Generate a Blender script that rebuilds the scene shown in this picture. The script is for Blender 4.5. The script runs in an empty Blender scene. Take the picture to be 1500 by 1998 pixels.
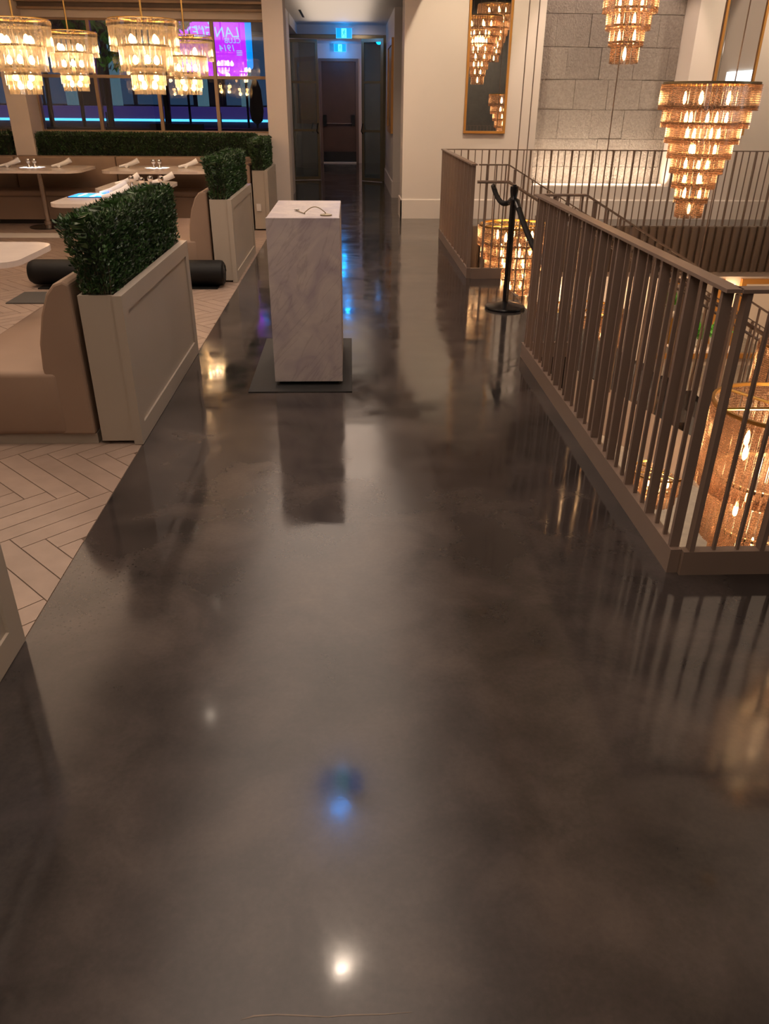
import bpy, bmesh, math, random
from mathutils import Vector, Matrix
random.seed(7)
sc = bpy.context.scene
COL = sc.collection
PI = math.pi

# ------------------------------------------------------------------ camera
CAM_H = 1.55
F_PX = 1495.0
cam_d = bpy.data.cameras.new('camera')
cam = bpy.data.objects.new('camera', cam_d); COL.objects.link(cam)
cam_d.sensor_fit = 'HORIZONTAL'; cam_d.sensor_width = 36.0
cam_d.lens = F_PX / 1500.0 * 36.0
cam_d.clip_start = 0.05; cam_d.clip_end = 200
pitch = math.atan(798 / F_PX); yaw = 0.045; roll = 0.009
_r = Vector((math.cos(yaw), -math.sin(yaw), 0)); _h = Vector((math.sin(yaw), math.cos(yaw), 0))
_f = _h * math.cos(pitch) - Vector((0, 0, math.sin(pitch))); _u = _h * math.sin(pitch) + Vector((0, 0, math.cos(pitch)))
_r2 = _r * math.cos(roll) + _u * math.sin(roll); _u2 = _u * math.cos(roll) - _r * math.sin(roll)
m3 = Matrix((_r2, _u2, -_f)).transposed()
cam.matrix_world = Matrix.Translation((0, 0, CAM_H)) @ m3.to_4x4()
sc.camera = cam

# ------------------------------------------------------------------ world, exposure
w = bpy.data.worlds.new('night'); sc.world = w; w.use_nodes = True
w.node_tree.nodes['Background'].inputs[0].default_value = (0.010, 0.020, 0.055, 1)
w.node_tree.nodes['Background'].inputs[1].default_value = 0.25
vs = sc.view_settings
vs.view_transform = 'Standard'; vs.look = 'None'; vs.gamma = 1.0; vs.use_curve_mapping = False
vs.exposure = 0.8
cy = sc.cycles
cy.use_denoising = True
try: cy.denoiser = 'OPENIMAGEDENOISE'
except Exception: pass
cy.max_bounces = 7; cy.diffuse_bounces = 3; cy.glossy_bounces = 3
cy.transmission_bounces = 4; cy.transparent_max_bounces = 10
cy.use_adaptive_sampling = True; cy.adaptive_threshold = 0.06
cy.use_light_tree = False
cy.sample_clamp_indirect = 4.0; cy.caustics_reflective = False; cy.caustics_refractive = False

WARM = (1.0, 0.70, 0.45); NEUT = (1.0, 0.80, 0.62); COOL = (0.75, 0.86, 1.0)
def light(name, kind, loc, power, color=WARM, size=0.1, to=None, angle=90, blend=0.6, parent=None, size_y=None):
    d = bpy.data.lights.new(name, kind); d.energy = power; d.color = color
    if kind == 'SPOT':
        d.spot_size = math.radians(angle); d.spot_blend = blend; d.shadow_soft_size = size
    elif kind == 'POINT': d.shadow_soft_size = size
    elif kind == 'AREA':
        d.size = size
        if size_y: d.shape = 'RECTANGLE'; d.size_y = size_y
    o = bpy.data.objects.new(name, d); COL.objects.link(o); o.location = loc
    if to is not None:
        o.rotation_euler = (Vector(to) - Vector(loc)).to_track_quat('-Z', 'Y').to_euler()
    if parent:
        o.parent = parent; o.location = Vector(loc) - wloc(parent)
    return o
def wloc(o):
    v = Vector((0, 0, 0))
    while o: v = v + o.location; o = o.parent
    return v

# wall washers on the high ceiling over the stair void
light('wall_wash_light', 'SPOT', (1.75, 10.3, 4.4), 210, (1, .83, .60), .08, (1.75, 12.4, .9), 80, .8)
light('wall_wash_light', 'SPOT', (5.8, 10.6, 4.4), 200, (1, .83, .62), .08, (6.2, 12.4, 1.0), 90, .8)
light('stone_wash_light', 'SPOT', (3.75, 11.3, 4.5), 170, (1.0, .80, .66), .05, (3.75, 12.9, 1.4), 62, .25)
# added fill light facing up at the high ceiling, no real fixture
light('void_cove_light', 'AREA', (5.2, 6.5, 4.1), 42, NEUT, 3.5, (5.2, 6.5, 9), size_y=7.0)
# added fill lights facing up at the low ceilings, no real coves
light('walkway_cove_light', 'AREA', (-.3, 3.0, 2.62), 140, (1, .86, .75), 1.6, (-.3, 3.0, 9), size_y=13.0)
light('walkway_cove_light', 'AREA', (-.3, 10.6, 2.80), 24, (1, .83, .70), 1.4, (-.3, 10.6, 9), size_y=2.4)
light('dining_cove_light', 'AREA', (-3.6, 6.0, 2.70), 95, (1, .76, .56), 2.6, (-3.6, 6.0, 9), size_y=9.0)
light('corridor_cove_light', 'AREA', (-.2, 16.0, 2.80), 9, (1, .85, .70), 1.2, (-.2, 16.0, 9), size_y=4.0)
light('front_wall_wash_light', 'SPOT', (3.6, -2.2, 4.5), 160, NEUT, .1, (3.6, -4.0, 1.2), 110, .8)  # added fill, brightens the front wall for the mirror, no known lamp
light('right_wall_wash_light', 'SPOT', (8.0, 4.0, 4.5), 110, NEUT, .1, (9.5, 4.0, 1.8), 110, .8)  # added fill for the right wall in the mirror, no known lamp
# lower storey lamps
light('lower_room_light', 'AREA', (5.5, 13.4, -.62), 110, WARM, 5.0, (5.5, 13.4, -3), size_y=2.6)
light('lower_hall_light', 'POINT', (4.6, 4.0, -1.6), 60, WARM, .3)
# corridor lamps
light('corridor_light', 'SPOT', (-.2, 14.0, 2.90), 26, NEUT, .30, (-.2, 14.0, 0), 120, .6)
light('corridor_light', 'SPOT', (.25, 18.2, 2.93), 5, NEUT, .15, (.3, 18.75, 2.2), 130, .7)
light('end_hall_light', 'POINT', (1.08, 21.4, 2.6), 30, (1, .72, .58), .10)

# ------------------------------------------------------------------ materials
def new_mat(name):
    m = bpy.data.materials.new(name); m.use_nodes = True
    return m, m.node_tree.nodes, m.node_tree.links
def P(name, col, rough=.5, metal=0, spec=.5, noise=None, bump=None, emit=None, estr=0, coat=0, rnd=0, island=False):
    """principled with optional noise variation (scale, amount), bump (scale, strength)"""
    m, n, l = new_mat(name); b = n['Principled BSDF']
    b.inputs['Base Color'].default_value = (*col, 1); b.inputs['Roughness'].default_value = rough
    b.inputs['Metallic'].default_value = metal; b.inputs['Specular IOR Level'].default_value = spec
    if coat: b.inputs['Coat Weight'].default_value = coat
    tc = n.new('ShaderNodeTexCoord')
    if noise:
        t = n.new('ShaderNodeTexNoise'); t.inputs['Scale'].default_value = noise[0]; t.inputs['Detail'].default_value = 6
        l.new(tc.outputs['Object'], t.inputs['Vector'])
        mp = n.new('ShaderNodeMapRange'); mp.inputs['From Min'].default_value = .3; mp.inputs['From Max'].default_value = .7
        mp.inputs['To Min'].default_value = 1 - noise[1]; mp.inputs['To Max'].default_value = 1 + noise[1]
        l.new(t.outputs['Fac'], mp.inputs['Value'])
        mx = n.new('ShaderNodeVectorMath'); mx.operation = 'SCALE'; mx.inputs[0].default_value = col
        l.new(mp.outputs[0], mx.inputs['Scale'])
        last = mx.outputs[0]
        if rnd or island:
            src = n.new('ShaderNodeNewGeometry').outputs['Random Per Island'] if island else n.new('ShaderNodeObjectInfo').outputs['Random']
            mr = n.new('ShaderNodeMapRange'); mr.inputs['To Min'].default_value = 1 - rnd; mr.inputs['To Max'].default_value = 1 + rnd
            l.new(src, mr.inputs['Value'])
            m2 = n.new('ShaderNodeVectorMath'); m2.operation = 'SCALE'; l.new(last, m2.inputs[0]); l.new(mr.outputs[0], m2.inputs['Scale'])
            last = m2.outputs[0]
        l.new(last, b.inputs['Base Color'])
    if bump:
        t = n.new('ShaderNodeTexNoise'); t.inputs['Scale'].default_value = bump[0]; t.inputs['Detail'].default_value = 5
        l.new(tc.outputs['Object'], t.inputs['Vector'])
        bp = n.new('ShaderNodeBump'); bp.inputs['Strength'].default_value = bump[1]; bp.inputs['Distance'].default_value = bump[2] if len(bump) > 2 else .01
        l.new(t.outputs['Fac'], bp.inputs['Height']); l.new(bp.outputs[0], b.inputs['Normal'])
    if emit:
        b.inputs['Emission Color'].default_value = (*emit, 1); b.inputs['Emission Strength'].default_value = estr
    return m
def glassy(name, tint, gloss=.12, trans=.0, tcol=(1, 1, 1), rough=.05):
    """thin glass: transparent + facing-weighted glossy, optional translucent body"""
    m, n, l = new_mat(name); n.remove(n['Principled BSDF']); out = n['Material Output']
    t = n.new('ShaderNodeBsdfTransparent'); t.inputs[0].default_value = (*tint, 1)
    last = t.outputs[0]
    if trans:
        tr = n.new('ShaderNodeBsdfTranslucent'); tr.inputs[0].default_value = (*tcol, 1)
        df = n.new('ShaderNodeBsdfDiffuse'); df.inputs[0].default_value = (*tcol, 1)
        a = n.new('ShaderNodeMixShader'); a.inputs[0].default_value = .35; l.new(tr.outputs[0], a.inputs[1]); l.new(df.outputs[0], a.inputs[2])
        mx = n.new('ShaderNodeMixShader'); mx.inputs[0].default_value = trans; l.new(last, mx.inputs[1]); l.new(a.outputs[0], mx.inputs[2]); last = mx.outputs[0]
    g = n.new('ShaderNodeBsdfGlossy'); g.inputs['Roughness'].default_value = rough; g.inputs[0].default_value = (1, 1, 1, 1)
    lw = n.new('ShaderNodeLayerWeight'); lw.inputs[0].default_value = .35
    ma = n.new('ShaderNodeMath'); ma.operation = 'MULTIPLY_ADD'; ma.inputs[1].default_value = .6; ma.inputs[2].default_value = gloss; ma.use_clamp = True
    l.new(lw.outputs['Fresnel'], ma.inputs[0])
    mx = n.new('ShaderNodeMixShader'); l.new(ma.outputs[0], mx.inputs[0]); l.new(last, mx.inputs[1]); l.new(g.outputs[0], mx.inputs[2])
    l.new(mx.outputs[0], out.inputs[0])
    return m
def ribbed(m, pitch, lo, hi):
    n = m.node_tree.nodes; l = m.node_tree.links
    mix = [x for x in n if x.type == 'MIX_SHADER' and abs(x.inputs[0].default_value - .30) < .011][0]
    tc = n.new('ShaderNodeTexCoord'); sp = n.new('ShaderNodeSeparateXYZ'); l.new(tc.outputs['Object'], sp.inputs[0])
    a = n.new('ShaderNodeMath'); a.operation = 'MULTIPLY'; a.inputs[1].default_value = 2 * PI / pitch; l.new(sp.outputs[2], a.inputs[0])
    b = n.new('ShaderNodeMath'); b.operation = 'SINE'; l.new(a.outputs[0], b.inputs[0])
    c = n.new('ShaderNodeMapRange'); c.inputs['From Min'].default_value = -.6; c.inputs['From Max'].default_value = .6
    c.inputs['To Min'].default_value = lo; c.inputs['To Max'].default_value = hi; l.new(b.outputs[0], c.inputs[0]); l.new(c.outputs[0], mix.inputs[0])
def emis(name, col, s): return P(name, (0.02, 0.02, 0.02), .5, emit=col, estr=s)

def concrete():
    m, n, l = new_mat('polished dark concrete'); b = n['Principled BSDF']
    tc = n.new('ShaderNodeTexCoord')
    def noise(scale, detail, rough=.5, dist=0, stretch=None):
        t = n.new('ShaderNodeTexNoise'); t.inputs['Scale'].default_value = scale; t.inputs['Detail'].default_value = detail
        t.inputs['Roughness'].default_value = rough; t.inputs['Distortion'].default_value = dist
        if stretch:
            mp = n.new('ShaderNodeMapping'); mp.inputs['Scale'].default_value = stretch; l.new(tc.outputs['Object'], mp.inputs[0]); l.new(mp.outputs[0], t.inputs[0])
        else: l.new(tc.outputs['Object'], t.inputs[0])
        return t.outputs['Fac']
    big = noise(.55, 4, .55, .6); mid = noise(3.0, 5, .55, .35); fine = noise(70, 3, .6)
    a = n.new('ShaderNodeMath'); a.operation = 'MULTIPLY_ADD'; a.inputs[1].default_value = .55; l.new(mid, a.inputs[0])
    s = n.new('ShaderNodeMath'); s.operation = 'MULTIPLY'; s.inputs[1].default_value = .55; l.new(big, s.inputs[0]); l.new(s.outputs[0], a.inputs[2])
    a2 = n.new('ShaderNodeMath'); a2.operation = 'MULTIPLY_ADD'; a2.inputs[1].default_value = .10; l.new(fine, a2.inputs[0]); l.new(a.outputs[0], a2.inputs[2])
    cr = n.new('ShaderNodeValToRGB'); e = cr.color_ramp.elements
    e[0].position = .42; e[0].color = (.014, .0125, .0125, 1); e[1].position = .80; e[1].color = (.088, .069, .060, 1)
    k = e.new(.60); k.color = (.042, .0345, .0325, 1)
    l.new(a2.outputs[0], cr.inputs[0])
    # pitted patch beside the tile edge
    vr = n.new('ShaderNodeTexVoronoi'); vr.inputs['Scale'].default_value = 55; l.new(tc.outputs['Object'], vr.inputs[0])
    pt = n.new('ShaderNodeMath'); pt.operation = 'LESS_THAN'; pt.inputs[1].default_value = .24; l.new(vr.outputs['Distance'], pt.inputs[0])
    ds = n.new('ShaderNodeVectorMath'); ds.operation = 'MULTIPLY_ADD'; ds.inputs[1].default_value = (5.0, 1.5, 0); ds.inputs[2].default_value = (4.75, -3.75, 0); l.new(tc.outputs['Object'], ds.inputs[0])
    ln = n.new('ShaderNodeVectorMath'); ln.operation = 'LENGTH'; l.new(ds.outputs[0], ln.inputs[0])
    ms = n.new('ShaderNodeMapRange'); ms.inputs['From Min'].default_value = .45; ms.inputs['From Max'].default_value = .95; ms.inputs['To Min'].default_value = 1; ms.inputs['To Max'].default_value = 0; l.new(ln.outputs['Value'], ms.inputs[0])
    pm = n.new('ShaderNodeMath'); pm.operation = 'MULTIPLY'; l.new(pt.outputs[0], pm.inputs[0]); l.new(ms.outputs[0], pm.inputs[1])
    pm2 = n.new('ShaderNodeMath'); pm2.operation = 'MULTIPLY'; l.new(pm.outputs[0], pm2.inputs[0]); l.new(mid, pm2.inputs[1])
    px = n.new('ShaderNodeMix'); px.data_type = 'RGBA'; px.inputs[7].default_value = (.006, .005, .005, 1); l.new(pm2.outputs[0], px.inputs[0]); l.new(cr.outputs[0], px.inputs[6])
    l.new(px.outputs[2], b.inputs['Base Color'])
    # wear changes the gloss
    mr = n.new('ShaderNodeMapRange'); mr.inputs['From Min'].default_value = .35; mr.inputs['From Max'].default_value = .65
    mr.inputs['To Min'].default_value = .055; mr.inputs['To Max'].default_value = .15; l.new(mid, mr.inputs[0]); l.new(mr.outputs[0], b.inputs['Roughness'])
    b.inputs['Specular IOR Level'].default_value = .5
    und = noise(2.0, 2, .5); bp = n.new('ShaderNodeBump'); bp.inputs['Strength'].default_value = .16; bp.inputs['Distance'].default_value = .02
    l.new(und, bp.inputs['Height'])
    bp2 = n.new('ShaderNodeBump'); bp2.inputs['Strength'].default_value = .02; bp2.inputs['Distance'].default_value = .002
    l.new(fine, bp2.inputs['Height']); l.new(bp.outputs[0], bp2.inputs['Normal']); l.new(bp2.outputs[0], b.inputs['Normal'])
    return m
def marble():
    m, n, l = new_mat('veined pale marble'); b = n['Principled BSDF']; tc = n.new('ShaderNodeTexCoord')
    mp = n.new('ShaderNodeMapping'); mp.inputs['Rotation'].default_value = (.3, .75, .4); l.new(tc.outputs['Object'], mp.inputs[0])
    t = n.new('ShaderNodeTexNoise'); t.inputs['Scale'].default_value = 5; t.inputs['Detail'].default_value = 8; t.inputs['Distortion'].default_value = 1.2; l.new(mp.outputs[0], t.inputs[0])
    wv = n.new('ShaderNodeTexNoise'); wv.inputs['Scale'].default_value = 3.0; wv.inputs['Detail'].default_value = 9; wv.inputs['Distortion'].default_value = 2.5
    mp1 = n.new('ShaderNodeMapping'); mp1.inputs['Rotation'].default_value = (0, -.62, 0); l.new(tc.outputs['Object'], mp1.inputs[0])
    mp2 = n.new('ShaderNodeMapping'); mp2.inputs['Scale'].default_value = (2.4, 1, .45); l.new(mp1.outputs[0], mp2.inputs[0]); l.new(mp2.outputs[0], wv.inputs[0])
    ab = n.new('ShaderNodeMath'); ab.operation = 'SUBTRACT'; ab.inputs[1].default_value = .5; l.new(wv.outputs['Fac'], ab.inputs[0])
    ab2 = n.new('ShaderNodeMath'); ab2.operation = 'ABSOLUTE'; l.new(ab.outputs[0], ab2.inputs[0])
    cr = n.new('ShaderNodeValToRGB'); e = cr.color_ramp.elements
    e[0].position = 0; e[0].color = (.48, .42, .40, 1); e[1].position = .035; e[1].color = (1, 1, 1, 1); l.new(ab2.outputs[0], cr.inputs[0])
    c2 = n.new('ShaderNodeValToRGB'); e = c2.color_ramp.elements
    e[0].position = .33; e[0].color = (.38, .315, .325, 1); e[1].position = .67; e[1].color = (.53, .455, .41, 1); l.new(t.outputs['Fac'], c2.inputs[0])
    mx = n.new('ShaderNodeMix'); mx.data_type = 'RGBA'; mx.blend_type = 'MULTIPLY'; mx.inputs[0].default_value = .28
    l.new(c2.outputs[0], mx.inputs[6]); l.new(cr.outputs[0], mx.inputs[7]); l.new(mx.outputs[2], b.inputs['Base Color'])
    b.inputs['Roughness'].default_value = .38
    return m
M = {}
M['concrete'] = concrete(); M['marble'] = marble()
M['tile'] = P('wood look porcelain tile', (.29, .215, .172), .38, noise=(9, .10), rnd=.07)
M['grout'] = P('brown grout', (.10, .066, .045), .8)
M['wall'] = P('cream wall paint', (.66, .57, .50), .62, spec=.3, noise=(1.5, .02))
M['ceil'] = P('white ceiling paint', (.66, .60, .55), .7, spec=.2)
M['greige'] = P('greige lacquered board', (.37, .315, .255), .42, noise=(2, .03))
M['tan'] = P('tan upholstery', (.270, .183, .130), .55, spec=.35, noise=(3, .06), bump=(350, .08, .001))
M['brownmetal'] = P('bronze brown powder coat', (.205, .145, .112), .42, spec=.5, noise=(4, .05))
M['brownslat'] = P('brown ribbed cladding', (.16, .115, .085), .5, noise=(4, .06))
M['black'] = P('black enamel', (.006, .006, .007), .22)
M['blackrope'] = P('black velvet rope', (.003, .003, .0035), .7, spec=.15, bump=(120, .4, .003))
M['rubber'] = P('black rubber', (.005, .005, .005), .55, spec=.25, bump=(60, .2, .003))
M['matgrey'] = P('dark grey mat', (.055, .05, .046), .85, bump=(200, .4, .002))
M['darkmat'] = P('charcoal floor mat', (.020, .019, .018), .75, bump=(200, .3, .002))
M['brass'] = P('aged brass', (.25, .20, .115), .38, metal=.6)
M['gold'] = P('gold metal', (.70, .42, .12), .28, metal=.9)
M['goldframe'] = P('gilt wood frame', (.50, .235, .055), .35, metal=.35)
M['mirror'] = P('mirror silver', (.86, .87, .86), .01, metal=1)
M['chrome'] = P('chrome', (.75, .72, .70), .08, metal=1)
M['steel'] = P('brushed steel', (.42, .34, .28), .25, metal=.9)
M['leaf'] = P('boxwood leaf', (.022, .058, .012), .38, spec=.6, noise=(6, .35), rnd=.65, island=True)
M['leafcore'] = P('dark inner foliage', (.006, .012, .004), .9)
M['stem'] = P('woody stem', (.06, .045, .025), .8)
M['table'] = P('pale stone tabletop', (.72, .62, .55), .16, noise=(6, .04))
M['napkin'] = P('white linen', (.82, .80, .80), .8, bump=(300, .2, .001))
M['stone'] = P('rough split face block', (.28, .235, .20), .85, spec=.2, noise=(30, .14), bump=(48, 1.0, .022), rnd=.05)
M['mortar'] = P('block joint', (.16, .13, .11), .9)
M['wood'] = P('warm oak trim', (.33, .22, .135), .45, noise=(5, .12))
M['doorbrown'] = P('brown door laminate', (.075, .040, .028), .5, noise=(3, .08))
M['doorframe'] = P('taupe door frame', (.16, .105, .08), .5)
M['tube'] = glassy('smoked amber glass tube', (.84, .71, .62), .07, .30, (.60, .41, .30), .14)
ribbed(M['tube'], .017, .14, .46)
M['cleartube'] = glassy('clear crystal tube', (.96, .91, .84), .10, .13, (.95, .80, .60), .10)
M['pane'] = glassy('window glass', (.86, .90, .92), .05, rough=.0)
M['doorpane'] = glassy('smoked door glass', (.40, .46, .44), .09, rough=.01)
M['bulb'] = emis('warm bulb', (1.0, .62, .28), 28)
M['lens'] = emis('downlight lens', (1.0, .86, .68), 7)
M['exitpanel'] = emis('exit sign edge light', (.0, .24, 1.0), 1.0)
M['exitwhite'] = emis('exit sign pictogram field', (.10, .82, 1.0), 1.2)
M['exitfig'] = emis('exit sign running figure', (.0, .30, .42), 1.0)
M['ledblue'] = emis('blue led strip', (.08, .48, .95), 1.5)
M['ledwarm'] = emis('warm led strip', (1.0, .78, .52), 1.6)
M['sconce'] = emis('sconce tube', (1.0, .60, .32), 16)
M['purple'] = emis('purple screen', (.38, .015, .95), 1.35)
M['cyan'] = emis('blue screen edge', (.0, .22, .85), 1.2)
M['signtext'] = emis('screen lettering', (.16, .34, .95), 1.6)
M['bluewin'] = emis('blue lit facade glass', (.05, .11, .22), .26)
M['palewin'] = emis('pale lit column', (.14, .28, .36), .30)
M['bluedark'] = P('dark terrace cladding', (.03, .03, .06), .6)
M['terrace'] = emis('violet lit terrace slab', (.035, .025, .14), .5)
M['night'] = P('night foliage', (.006, .009, .005), .9)
M['bark'] = P('tree bark', (.05, .04, .03), .9)
M['canvas'] = P('dark parasol canvas', (.010, .009, .010), .9)
M['fairy'] = emis('fairy lights', (1.0, .75, .35), 12)
M['white'] = P('white plastic', (.6, .56, .52), .4)
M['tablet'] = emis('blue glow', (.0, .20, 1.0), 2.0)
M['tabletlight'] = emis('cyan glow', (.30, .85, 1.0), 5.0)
M['lowfloor'] = P('grey herringbone floor below', (.28, .25, .22), .35, noise=(8, .15))
M['grey'] = P('grey rough wall', (.16, .145, .125), .8, noise=(5, .1), bump=(20, .5, .02))
M['skyglow'] = emis('daylight window', (.75, .9, 1.0), 1.6)
M['green'] = P('fresh green leaf', (.08, .30, .03), .5)
M['crackfill'] = P('pale crack filler', (.16, .12, .09), .5)
M['pot'] = P('white glazed pot', (.75, .78, .78), .2)

for _m in M.values(): _m.cycles.emission_sampling = 'NONE'     # the lamps carry the light

# ------------------------------------------------------------------ mesh helpers
class MB:
    def __init__(s): s.v = []; s.f = []; s.smooth = False
    def add(s, v, f):
        k = len(s.v); s.v += [tuple(p) for p in v]; s.f += [tuple(i + k for i in q) for q in f]; return s
    def box(s, x0, x1, y0, y1, z0, z1):
        return s.add([(x0, y0, z0), (x1, y0, z0), (x1, y1, z0), (x0, y1, z0), (x0, y0, z1), (x1, y0, z1), (x1, y1, z1), (x0, y1, z1)],
                     [(0, 3, 2, 1), (4, 5, 6, 7), (0, 1, 5, 4), (1, 2, 6, 5), (2, 3, 7, 6), (3, 0, 4, 7)])
    def bevbox(s, x0, x1, y0, y1, z0, z1, b=.02, seg=3):
        bm = bmesh.new(); bmesh.ops.create_cube(bm, size=1)
        for v in bm.verts:
            v.co = Vector(((x0 + x1) / 2 + v.co.x * (x1 - x0), (y0 + y1) / 2 + v.co.y * (y1 - y0), (z0 + z1) / 2 + v.co.z * (z1 - z0)))
        bmesh.ops.bevel(bm, geom=bm.edges[:], offset=b, segments=seg, profile=.5, affect='EDGES')
        bm.verts.index_update(); s.add([v.co[:] for v in bm.verts], [[v.index for v in f.verts] for f in bm.faces]); bm.free(); s.smooth = seg > 1; return s
    def prism(s, pts, axis, a, b):
        """2-D outline extruded along axis from a to b"""
        def mk(p, t): return {'x': (t, p[0], p[1]), 'y': (p[0], t, p[1]), 'z': (p[0], p[1], t)}[axis]
        n = len(pts); v = [mk(p, a) for p in pts] + [mk(p, b) for p in pts]
        f = [tuple(range(n))[::-1], tuple(range(n, 2 * n))] + [(i, (i + 1) % n, n + (i + 1) % n, n + i) for i in range(n)]
        return s.add(v, f)
    def cyl(s, c, r, z0, z1, n=16, r2=None):
        r2 = r if r2 is None else r2
        v = [(c[0] + r * math.cos(2 * PI * i / n), c[1] + r * math.sin(2 * PI * i / n), z0) for i in range(n)]
        v += [(c[0] + r2 * math.cos(2 * PI * i / n), c[1] + r2 * math.sin(2 * PI * i / n), z1) for i in range(n)]
        return s.add(v, [tuple(range(n))[::-1], tuple(range(n, 2 * n))] + [(i, (i + 1) % n, n + (i + 1) % n, n + i) for i in range(n)])
    def lathe(s, c, prof, n=24, close=False):
        v = []; f = []; k = len(prof)
        for i in range(n):
            a = 2 * PI * i / n
            v += [(c[0] + r * math.cos(a), c[1] + r * math.sin(a), c[2] + z) for r, z in prof]
        for i in range(n):
            j = (i + 1) % n
            for q in range(k if close else k - 1):
                r = (q + 1) % k; f.append((i * k + q, j * k + q, j * k + r, i * k + r))
        if not close:
            if prof[0][0] > 1e-6: f.append(tuple(i * k for i in range(n))[::-1])
            if prof[-1][0] > 1e-6: f.append(tuple(i * k + k - 1 for i in range(n)))
        s.smooth = True
        return s.add(v, f)
    def tube(s, pts, r, n=8):
        pts = [Vector(p) for p in pts]; v = []; f = []
        for i, p in enumerate(pts):
            d = (pts[min(i + 1, len(pts) - 1)] - pts[max(i - 1, 0)]).normalized()
            a = d.cross(Vector((0, 0, 1)) if abs(d.z) < .9 else Vector((1, 0, 0))).normalized(); b = d.cross(a)
            rr = r[i] if isinstance(r, (list, tuple)) else r
            v += [tuple(p + (a * math.cos(2 * PI * q / n) + b * math.sin(2 * PI * q / n)) * rr) for q in range(n)]
        for i in range(len(pts) - 1):
            for q in range(n):
                f.append((i * n + q, i * n + (q + 1) % n, (i + 1) * n + (q + 1) % n, (i + 1) * n + q))
        f.append(tuple(range(n))[::-1]); f.append(tuple(range((len(pts) - 1) * n, len(pts) * n)))
        s.smooth = True
        return s.add(v, f)
    def mesh(s, name, mat):
        me = bpy.data.meshes.new(name); me.from_pydata(s.v, [], s.f)
        if s.smooth:
            me.polygons.foreach_set('use_smooth', [True] * len(me.polygons))
            try: me.set_sharp_from_angle(angle=math.radians(40))
            except Exception: pass
        me.update()
        if mat: me.materials.append(M[mat] if isinstance(mat, str) else mat)
        return me
    def build(s, name, mat, parent=None):
        if parent:
            o = wloc(parent); s.v = [(p[0] - o.x, p[1] - o.y, p[2] - o.z) for p in s.v]
        return link(name, s.mesh(name, mat), parent)
def link(name, me, parent=None, loc=None, rotz=0):
    o = bpy.data.objects.new(name, me); COL.objects.link(o)
    if parent: o.parent = parent
    if loc is not None: o.location = Vector(loc) - (wloc(parent) if parent else Vector())
    if rotz: o.rotation_euler[2] = rotz
    return o
def tag(o, label, cat, group=None):
    o['label'] = label; o['category'] = cat
    if group: o['group'] = group
    return o
def thing(name, loc, label, cat, group=None):
    o = bpy.data.objects.new(name, None); COL.objects.link(o); o.location = loc; o.empty_display_size = .1
    return tag(o, label, cat, group)
def struct(o, label=None):
    o['kind'] = 'structure'
    if label: o['label'] = label
    return o
def box(name, mat, parent, *b): return MB().box(*b).build(name, mat, parent)
def rrect(x0, x1, y0, y1, r, n=6):
    out = []
    for cx_, cy_, a0 in ((x1 - r, y1 - r, 0), (x0 + r, y1 - r, PI / 2), (x0 + r, y0 + r, PI), (x1 - r, y0 + r, 1.5 * PI)):
        out += [(cx_ + r * math.cos(a0 + PI / 2 * i / n), cy_ + r * math.sin(a0 + PI / 2 * i / n)) for i in range(n + 1)]
    return out

# ================================================================== STRUCTURE
XL = -1.075            # edge between concrete and tile
f = MB()
f.box(XL, 1.212, -4.0, 12.4, -.40, 0); f.box(1.212, 9.5, -4.0, 2.412, -.40, 0); f.box(1.212, 1.5, 5.2, 7.85, -.40, 0)
f.box(1.212, 9.5, 10.555, 12.4, -.40, 0); f.box(-1.42, 1.2, 12.4, 24.6, -.40, 0); f.box(1.2, 3.0, 12.95, 15.3, -.40, 0)
fl = struct(f.build('floor', 'concrete'), 'dark polished concrete walkway floor')
def crack(pts, wds):
    m = MB(); up = []; lo = []
    for (x, y), w_ in zip(pts, wds): up.append((x, y + w_, .0006)); lo.append((x + w_ * .6, y - w_, .0006))
    n_ = len(pts); m.add(up + lo, [(i, n_ + i, n_ + i + 1, i + 1) for i in range(n_ - 1)]); return m.build('crack', M['crackfill'], fl)
crack([(-.228, .846), (-.204, .852), (-.16, .853), (-.121, .850), (-.062, .845), (-.022, .847), (.047, .846), (.10, .848)], [.0004, .0016, .0012, .0016, .0007, .0014, .0010, .0003])

fd = struct(box('floor_dining', 'grout', None, -6.6, XL, .2, 12.95, -.40, -.003), 'herringbone porcelain tile floor of the dining area')
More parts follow.
